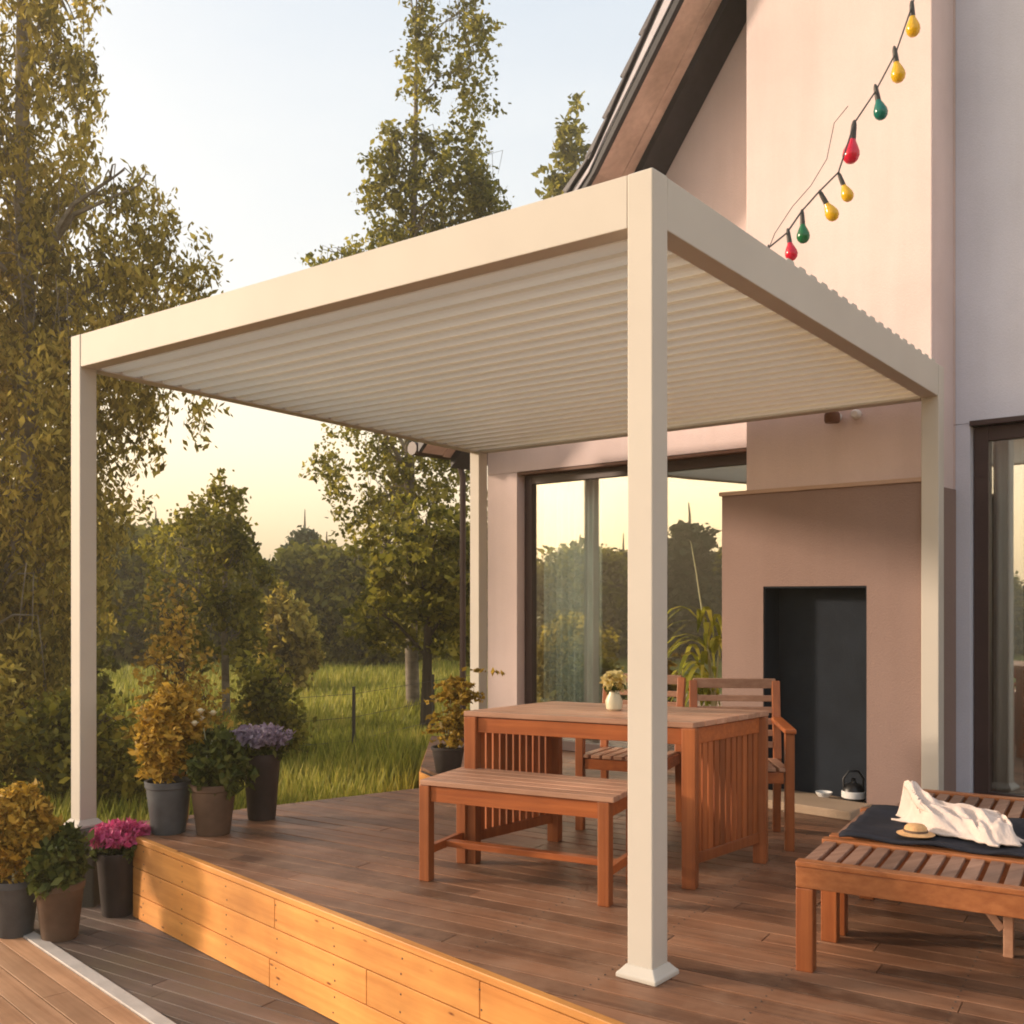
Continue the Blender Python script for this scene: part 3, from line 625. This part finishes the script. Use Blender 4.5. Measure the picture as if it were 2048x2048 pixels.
# ------------------------------------------------------------------ leaves and plants
def leafmesh(name, pts, size, mt, parent=None, droop=.0, aspect=1.7, loc=None, up=None):
    n = len(pts); P = np.asarray(pts, dtype=np.float32)
    d = RNG.normal(size=(n, 3)); d[:, 2] = d[:, 2]*(1-droop)-droop*1.6; d /= np.linalg.norm(d, axis=1)[:, None]+1e-9
    r = RNG.normal(size=(n, 3)); w = np.cross(d, r); w /= np.linalg.norm(w, axis=1)[:, None]+1e-9
    s = (size*np.clip(RNG.lognormal(-.08, .38, n), .4, 1.7))[:, None]; h = d*s*aspect/2; ww = w*s/2
    v = np.stack([P-h, P+ww-h*.1, P+h, P-ww-h*.1], axis=1).reshape(-1, 3)
    me = bpy.data.meshes.new(name); me.vertices.add(4*n); me.vertices.foreach_set('co', v.astype(np.float32).ravel())
    me.loops.add(4*n); me.loops.foreach_set('vertex_index', np.arange(4*n, dtype=np.int32)); me.polygons.add(n)
    me.polygons.foreach_set('loop_start', np.arange(0, 4*n, 4, dtype=np.int32)); me.polygons.foreach_set('loop_total', np.full(n, 4, dtype=np.int32))
    me.update(calc_edges=True); me.materials.append(mt)
    o = bpy.data.objects.new(name, me); COL.objects.link(o)
    if parent: o.parent = parent
    if loc: o.location = loc
    return o
def inball(n): 
    p = RNG.normal(size=(n, 3)); p /= np.linalg.norm(p, axis=1)[:, None]; return p*(RNG.uniform(0, 1, n)**(1/3.))[:, None]
def crown_pts(lobes, clump=.25, per=30, droop=0., edge=.55):
    out = []
    for (cx, cy, cz, rx, ry, rz, nc) in lobes:
        c = RNG.normal(size=(nc, 3)); c /= np.linalg.norm(c, axis=1)[:, None]; c *= (RNG.uniform(edge**3, 1, nc)**(1/3.))[:, None]*RNG.uniform(.75, 1.08, nc)[:, None]
        c = c*np.array([rx, ry, rz])+np.array([cx, cy, cz])
        kk = RNG.poisson(per, nc)
        for i in range(nc):
            k2 = kk[i]
            if k2 == 0: continue
            if droop > 0:
                t = RNG.uniform(0, 1, k2); sw = RNG.normal(size=2)*.12
                q = np.stack([c[i, 0]+RNG.normal(size=k2)*clump*.22+sw[0]*t, c[i, 1]+RNG.normal(size=k2)*clump*.22+sw[1]*t, c[i, 2]-t*droop*RNG.uniform(.5, 1.3)], 1)
            else: q = c[i]+inball(k2)*clump*RNG.uniform(.6, 1.3)
            out.append(q)
    return np.concatenate(out)
def tree(name, loc, label, cat, lobes, lmat, size, trunk_r, height, per=30, clump=.25, droop=0., ldroop=0., bark='bark', group=None, edge=.55, lean=(0, 0), seed=0, aspect=1.7):
    r = random.Random(seed); o = empty(name, loc, label, cat, group=group); m = MB(); pts = []; rr = []
    for i in range(8): f = i/7; pts.append(V(lean[0]*f+.06*math.sin(f*5+seed)*height*.08, lean[1]*f+.05*math.cos(f*4+seed)*height*.05, height*f*.95)); rr.append(trunk_r*(1-f)**.8+.012)
    m.tube(pts, rr, 9)
    for (cx, cy, cz, rx, ry, rz, nc) in lobes:
        for _ in range(max(3, min(9, nc//60+3))):
            a = r.random()*6.28; e2 = V(cx+rx*.75*math.cos(a)*r.random(), cy+ry*.75*math.sin(a)*r.random(), cz+rz*r.uniform(-.3, .8))
            zb = max(.25*height, min(height*.88, e2.z-r.uniform(.2, .5)*(abs(e2.x)+abs(e2.y)+.5))); f = zb/(height*.95); j = min(6, int(f*7)); b0 = pts[j].lerp(pts[j+1], f*7-j)
            r0 = max(.012, rr[j]*.45); mid = b0.lerp(e2, .5)+V(r.uniform(-.1, .1), r.uniform(-.1, .1), .12*(e2-b0).length); m.tube([b0, b0.lerp(mid, .6), mid, mid.lerp(e2, .6), e2], [r0, r0*.8, r0*.6, r0*.4, r0*.18], 6)
            for _k in range(5):
                b1 = mid.lerp(e2, r.uniform(.1, 1)); e3 = b1+V(r.uniform(-1, 1)*rx*.5, r.uniform(-1, 1)*ry*.5, r.uniform(-.2, .6)*rz*.6); m.tube([b1, b1.lerp(e3, .5)+V(0, 0, .06), e3, e3+V(r.uniform(-.08, .08), 0, -droop*.8-.05)], [r0*.3, r0*.2, .005, .003], 4)
    m.build('trunk', M[bark], o, smooth=True)
    leafmesh('crown', crown_pts(lobes, clump, per, droop, edge), size, M[lmat], o, ldroop, aspect)
    return o
# big golden birch at the left edge
bt = tree('birch_tree', (-5.2, 11.0, -.5), 'large golden weeping birch filling the left edge behind the left post', 'tree',
     [(-.05, 0, 7.0, .70, 1.0, 2.6, 130), (-.5, .2, 4.9, 1.10, 1.1, 1.7, 200), (1.0, .2, 4.75, .45, .8, .7, 42), (.75, .1, 3.9, .75, .8, .9, 80), (-.3, 0, 2.8, 1.25, 1.1, 1.7, 330), (-.4, -.3, 1.4, 1.0, .9, 1.0, 220), (-1.2, 0, 6.2, .9, 1, 2.6, 120)],
     'l_birch', .029, .11, 9.4, per=92, clump=.28, droop=.6, ldroop=.8, bark='birch', edge=.35, seed=1, aspect=2.5)
bt.scale = (1.2, 1.2, 1.2)
tree('birch_tree', (-3.80, 13.6, -.5), 'slender young birch rising in the gap between the left post and the sky', 'tree',
     [(-.1, 0, 2.8, .42, .5, .85, 36), (.15, 0, 2.2, .5, .5, .7, 40), (-.65, 0, 2.4, .6, .6, 1.1, 36), (-.1, 0, 1.5, .8, .7, .6, 50)],
     'l_olive', .05, .05, 3.1, per=40, clump=.3, droop=.3, ldroop=.5, bark='birch', seed=2)
tree('birch_tree', (-1.55, 16.0, -.5), 'tall birch whose twin tops rise above the middle of the pergola', 'tree',
     [(.16, 0, 10.5, .26, .4, 2.0, 44), (.92, 0, 10.5, .30, .4, 2.0, 50), (-.35, 0, 8.6, .34, .4, .8, 28), (.40, 0, 8.3, 1.15, .7, 1.1, 120), (1.05, 0, 7.9, .5, .6, .9, 40), (.1, 0, 7.3, 1.3, .8, .6, 80), (-1.15, 0, 6.9, .6, .6, .45, 40), (-.55, 0, 3.9, 1.05, .9, 1.2, 90), (.3, 0, 3.4, .95, .9, 1.5, 90), (.2, 0, 1.9, 1.1, .9, .9, 90)],
     'l_olive', .050, .10, 11.8, per=44, clump=.36, droop=.4, ldroop=.5, bark='birch', seed=3, edge=.4)
tree('birch_tree', (1.25, 24.0, -.5), 'distant thin birch top showing beside the steep roof edge', 'tree',
     [(.15, 0, 12.4, .38, .5, 1.3, 40), (-.2, 0, 11.0, .55, .5, 1.1, 50), (-.7, 0, 9.9, .8, .7, .6, 60), (0, 0, 8, 1.3, 1, 1.6, 80)],
     'l_olive', .10, .09, 12.9, per=20, clump=.38, droop=.5, ldroop=.5, bark='birch', seed=4)
tree('broadleaf_tree', (-1.1, 13.2, -.5), 'leafy green tree low beside the house corner and downpipe', 'tree',
     [(0, 0, 2.5, .9, .8, .8, 70), (.45, 0, 1.9, .75, .8, .9, 80), (-.5, 0, 1.8, .6, .7, .6, 40)],
     'l_olive', .06, .07, 3.0, per=36, clump=.3, droop=.2, ldroop=.3, seed=5, edge=.3)
# mid shrubs
def shrub(loc, rx, h, lm, label, size=.05, nc=150, per=34, name='shrub', cat='shrub', group=None, cl=.2, seed=0):
    return tree(name, loc, label, cat, [(0, 0, h*.58, rx, rx*.8, h*.42, nc), (rx*.3, 0, h*.35, rx*.9, rx*.7, h*.32, nc//2), (-rx*.35, 0, h*.75, rx*.5, rx*.5, h*.3, nc//3)], lm, size, .03+.01*h, h*.9, per=per, clump=cl, edge=.3, seed=seed, group=group)
shrub((-3.2, 9.9, -.5), .36, 1.85, 'l_topiary', 'golden yellow shrub behind the tall topiary pot', .034, 46, 26, seed=11)
shrub((-2.45, 10.4, -.5), .30, 1.15, 'l_olive', 'small olive shrub behind the lavender pot', .04, 70, 26, seed=12)
shrub((-4.2, 19.0, -.5), .55, 1.9, 'l_birch', 'yellow-green shrub at the far edge of the meadow', .08, 110, 30, seed=13)
shrub((-4.6, 8.0, -.5), .75, 1.5, 'l_birch', 'dense olive shrub behind the lower left pots', .04, 170, 36, seed=14)
shrub((-3.35, 8.0, -.5), .50, 1.0, 'l_olive', 'low dark shrub right of the left pergola post', .04, 110, 34, seed=15)
shrub((-6.6, 13.5, -.5), 1.2, 2.9, 'l_olive', 'broad olive bush at the left behind the weeping birch', .06, 170, 34, seed=16)
# far trees: a belt of individuals
far = [tree('woodland_tree', (-13.5, 27, -.5), 'far broad-crowned tree at the left end of the belt', 'tree', [(0, 0, 2.3, 1.9, 1.4, 1.35, 190), (.8, 0, 1.7, 1.6, 1.2, 1.2, 120), (-.2, 0, .7, 1.9, 1.3, .75, 130)], 'l_olive', .13, .14, 4.2, per=34, clump=.42, seed=21, group='trees of the far belt beyond the meadow', edge=.3),
       tree('conifer_tree', (-6.7, 33, -.5), 'far dark conifer in the gap of the tree belt', 'tree', [(0, 0, 1.3, 1.3, 1.2, 1.3, 150), (0, 0, 2.6, .9, .8, 1.1, 90), (0, 0, 3.3, .5, .5, .7, 34), (0, 0, .5, 1.5, 1.2, .6, 90)], 'l_conif', .12, .12, 4.9, per=34, clump=.35, seed=22, group='trees of the far belt beyond the meadow', edge=.2)]
rr = random.Random(5); names = ['far olive tree of the belt beyond the meadow, one of the broad-crowned kind']
spots = [(-11.2, 26, 1.1), (-9.4, 27, .95), (-7.9, 26.5, 1.0), (-6.3, 28, .8), (-4.9, 27, .88), (-3.4, 27.5, 1.0), (-1.9, 26.5, .95), (-.3, 28, 1.1), (-15.5, 30, 1.3), (-17.5, 26, 1.2), (1.3, 29, 1.2)]
for i, (x, y, s) in enumerate(spots):
    c = copy_tree(far[0]); c.location = (x, y, -.5); c.rotation_euler = (0, 0, rr.random()*6.28); c.scale = (s, s, s*rr.uniform(.85, 1.1)); c['label'] = 'far broad-crowned olive tree standing in the belt beyond the meadow'
for i, (x, y, s) in enumerate([(-8.6, 34, .95), (-5.6, 34, .85), (-4.4, 35, .8), (-10.4, 35, 1.0)]):
    c = copy_tree(far[1]); c.location = (x, y, -.5); c.rotation_euler = (0, 0, rr.random()*6.28); c.scale = (s, s, s*.82); c['label'] = 'far dark conifer standing among the belt beyond the meadow'
far[1]['label'] = 'far dark conifer standing among the belt beyond the meadow'; far[0]['label'] = 'far broad-crowned olive tree standing in the belt beyond the meadow'
# trees to the left of the garden, seen mirrored in the window
for i in range(15):
    src = far[1] if i % 3 != 2 else far[0]; c = copy_tree(src); y = -17+i*1.55; s = .82+.3*((i*7) % 5)/5
    c.location = (-21-1.5*((i*3) % 4)/2, y, -.5); c.rotation_euler = (0, 0, i*1.3); c.scale = (s*1.2, s*1.2, s*.95)
    c['label'] = 'dark garden tree mirrored in the window glass left of the fireplace'; c['group'] = 'garden trees mirrored in the window'

# meadow grass
def grass():
    n = 130000; d = RNG.uniform(0, 1, n)**1.5*19+6.6; r = RNG.uniform(-.62, .06, n); x = d*r; y = d
    keep = ~((y < 7.5) & (x > -2.3+(y-6.1)*1.5)) & ~((x > -.9) & (y < 10.2)) & ~((x < -2.3) & (y < 6.7)); x, y = x[keep], y[keep]; n = len(x)
    h = RNG.uniform(.14, .44, n)*(.55+.6*(np.sin(x*1.3)*np.cos(y*.9)*.5+.5)); w = .003+.0009*y
    a = RNG.uniform(0, 6.28, n); lx, ly = np.cos(a)*h*.25+.04*h, np.sin(a)*h*.25; wx, wy = -np.sin(a)*w, np.cos(a)*w
    z0 = np.full(n, -.53); P = np.stack([x, y, z0], 1)
    v = np.stack([P-np.stack([wx, wy, z0*0], 1), P+np.stack([wx, wy, z0*0], 1), P+np.stack([lx*.5+wx*.5, ly*.5+wy*.5, h*.65], 1), P+np.stack([lx, ly, h], 1)], 1).reshape(-1, 3)
    me = bpy.data.meshes.new('grass'); me.vertices.add(4*n); me.vertices.foreach_set('co', v.astype(np.float32).ravel()); me.loops.add(4*n); me.loops.foreach_set('vertex_index', np.arange(4*n, dtype=np.int32)); me.polygons.add(n)
    me.polygons.foreach_set('loop_start', np.arange(0, 4*n, 4, dtype=np.int32)); me.polygons.foreach_set('loop_total', np.full(n, 4, dtype=np.int32)); me.update(calc_edges=True); me.materials.append(M['grass'])
    o = bpy.data.objects.new('grass', me); COL.objects.link(o); tag(o, 'long yellow-green meadow grass beyond the deck', 'grass', kind='stuff')
grass()
# wire fence
fo = empty('wire_fence', (-1.7, 11, -.5), 'thin dark wire fence crossing the meadow grass', 'fence'); fpts = [V(-3.2, 9.8, 0), V(-1.7, 11, 0), V(-.98, 12.7, 0), V(-.2, 14.4, 0)]
def ff(x): x.parent = fo; x.matrix_parent_inverse = Matrix.Translation(-fo.location); return x
for p in fpts: ff(MB().tube([p+V(0, 0, -.55), p+V(0, 0, .38)], [.022, .018], 7).build('post', M['wire']))
for z in (-.2, .05, .3): ff(MB().tube([p+V(0, 0, z) for p in fpts], .0025, 4).build('wire', M['wire']))

# ------------------------------------------------------------------ pots
def pot(name, loc, r, h, mt, label, plant, cat='potted plant', rot=0):
    o = empty(name, loc, label, cat, rot)
    MB().lathe([(r*.68, 0), (r*.72, .008), (r*.95, h*.86), (r*1.0, h*.88), (r*1.02, h*.99), (r*.99, h), (r*.90, h*.985), (r*.88, h*.90)], 30).build('pot', M[mt], o, smooth=True)
    MB().lathe([(r*.86, h*.88), (r*.87, h*.905), (r*.4, h*.93), (.01, h*.94)], 20).build('soil', M['soil'], o, smooth=True)
    for kind, *a in plant:
        if kind == 'leaf':
            nm, lobes, lm, size, per, cl, dr = a; leafmesh(nm, crown_pts(lobes, cl, per, dr, .35), size, M[lm], o, .0 if dr == 0 else .3, 2.0)
        elif kind == 'stems':
            m = MB(); n, R_, top = a
            for i in range(n):
                t = 6.28*i/n+random.random(); q = V(math.cos(t)*R_*random.random(), math.sin(t)*R_*random.random(), top*random.uniform(.7, 1)); m.tube([V(q.x*.15, q.y*.15, h*.9), V(q.x*.5, q.y*.5, (h+q.z)/2), q], .003, 5)
            m.build('stem', M['stem'], o)
        elif kind == 'blooms':
            m = MB(); n, cx, cz, R_, rz_, s, fm = a
            for i in range(n):
                t = random.random()*6.28; q = V(cx+math.cos(t)*R_*random.random(), math.sin(t)*R_*random.random(), cz+random.uniform(-rz_, rz_))
                for k in range(8):
                    b = 6.28*k/8; d = V(math.cos(b), math.sin(b), .35)*s; sd_ = V(-math.sin(b), math.cos(b), 0)*s*.36; m.add([q, q+d*.6+sd_, q+d, q+d*.6-sd_], [(0, 1, 2, 3)])
                m.lathe([(s*.2, -.01), (s*.55, .0), (s*.6, s*.3), (s*.35, s*.6), (s*.05, s*.7)], 9, c=q)
            m.build('blossoms', M[fm], o)
    return o
bush = lambda z, rx, rz: [(0, 0, z, rx, rx, rz, 210), (0, 0, z, rx*.6, rx*.6, rz*.6, 60)]
pot('topiary_pot', (-1.965, 5.86, 0), .13, .30, 'pot_grey', 'grey pot with tall golden leafy bush at the left corner of the upper deck', [('stems', 7, .05, .6), ('leaf', 'foliage', bush(.57, .195, .27), 'l_topiary', .021, 34, .05, 0)])
pot('flower_pot', (-1.70, 5.83, 0), .13, .29, 'pot_brown', 'brown clay pot with green plant and a few white blooms on the upper deck', [('stems', 9, .10, .62), ('leaf', 'foliage', [(0, 0, .42, .16, .15, .16, 80), (.05, 0, .33, .15, .15, .1, 40)], 'l_green', .028, 26, .05, 0), ('blooms', 5, -.01, .655, .12, .05, .028, 'f_white')])
pot('flower_pot', (-1.52, 6.22, 0), .115, .40, 'pot_dark', 'tall dark pot of lavender-coloured flowers on the upper deck', [('stems', 14, .12, .5), ('leaf', 'foliage', [(0, 0, .44, .15, .14, .06, 60)], 'l_green', .022, 26, .04, 0), ('leaf', 'flowers', [(0, 0, .50, .19, .17, .055, 110)], 'f_lav', .017, 26, .035, 0)])
pot('planter', (-2.02, 6.18, 0), .09, .42, 'pot_ochre', 'narrow ochre pot half hidden behind the golden bush on the upper deck', [('leaf', 'foliage', [(-.04, 0, .60, .13, .1, .20, 50)], 'l_gold', .022, 26, .05, .05)])
pot('topiary_pot', (-2.65, 5.46, -.45), .125, .30, 'pot_grey', 'grey pot with golden bush on the lower deck at the left edge', [('stems', 7, .05, .6), ('leaf', 'foliage', bush(.545, .21, .26), 'l_topiary', .021, 34, .05, 0)], rot=1)
pot('flower_pot', (-2.385, 5.40, -.45), .125, .30, 'pot_brown', 'brown clay pot of leafy green on the lower deck by the pale strip', [('stems', 6, .10, .5), ('leaf', 'foliage', [(0, 0, .41, .15, .14, .14, 80), (-.02, 0, .33, .13, .13, .1, 40)], 'l_green', .028, 28, .05, 0)])
pot('flower_pot', (-2.235, 5.80, -.45), .115, .36, 'pot_dark', 'dark pot of magenta flowers on the lower deck beside the riser', [('stems', 12, .12, .44), ('leaf', 'foliage', [(0, 0, .39, .14, .13, .06, 60)], 'l_green', .022, 26, .04, 0), ('leaf', 'flowers', [(0, 0, .455, .17, .16, .05, 120)], 'f_pink', .02, 26, .035, 0)])
pot('flower_pot', (-.49, 7.85, 0), .13, .20, 'pot_dark', 'small dark pot with upright yellow plant behind the far end of the bench', [('stems', 5, .05, .6), ('leaf', 'foliage', [(.06, 0, .55, .09, .08, .24, 60), (.05, 0, .33, .07, .07, .12, 30)], 'l_gold', .024, 26, .04, .05), ('blooms', 4, .06, .30, .04, .04, .03, 'f_yellow')])
# plant by the window with long arching stem
ap = empty('tall_houseplant', H(1.62, .30, 0), 'tall green plant with long arching pale stems left of the fireplace', 'potted plant')
MB().lathe([(.10, 0), (.12, .02), (.14, .26), (.145, .30), (.13, .30), (.12, .27), (.01, .265)], 24).build('pot', M['pot_dark'], ap, smooth=True)
m = MB()
for dx, h_ in ((-.16, 1.75), (-.05, 1.1), (.05, 1.0)): m.tube([V(0, 0, .26), V(.10*dx/-.16*.2, 0, .6), V(dx*.3, 0, h_*.6), V(dx*.8, 0, h_*.9), V(dx, 0, h_)], [.010, .009, .007, .005, .003], 6)
m.build('stem', M['stem'], ap, smooth=True)
m = MB()
for i in range(64):
    t = random.random()*6.28; L = random.uniform(.35, .62); b0 = V(random.uniform(-.12, .03), 0, random.uniform(.45, 1.2)); d = V(math.cos(t)*.55-.30, math.sin(t)*.4, 0); sdv = V(-d.y, d.x, 0).normalized(); prev = None
    for k_ in range(6):
        f = k_/5; c_ = b0+d*(L*f)+V(0, 0, L*(.9*f-1.1*f*f)); wv = sdv*.024*math.sin(math.pi*min(.97, f*.9+.1)); cur = (c_-wv, c_+wv)
        if prev: m.add([prev[0], prev[1], cur[1], cur[0]], [(0, 1, 2, 3)])
        prev = cur
m.build('leaves', M['grass'], ap)
# flowers on the table
fv = empty('flower_vase', (.52, 5.22, .768), 'small pale vase of cream and yellow flowers on the dining table', 'vase')
MB().lathe([(.028, 0), (.04, .01), (.045, .05), (.03, .085), (.028, .10), (.032, .105), (.026, .105), (.02, .08)], 20).build('vase', M['vase'], fv, smooth=True)
leafmesh('foliage', crown_pts([(0, 0, .12, .05, .05, .03, 14)], .02, 14, 0, .3), .02, M['l_green'], fv)
leafmesh('blossoms', crown_pts([(0, 0, .15, .055, .05, .04, 34)], .022, 18, 0, .3), .022, M['f_yellow'], fv)
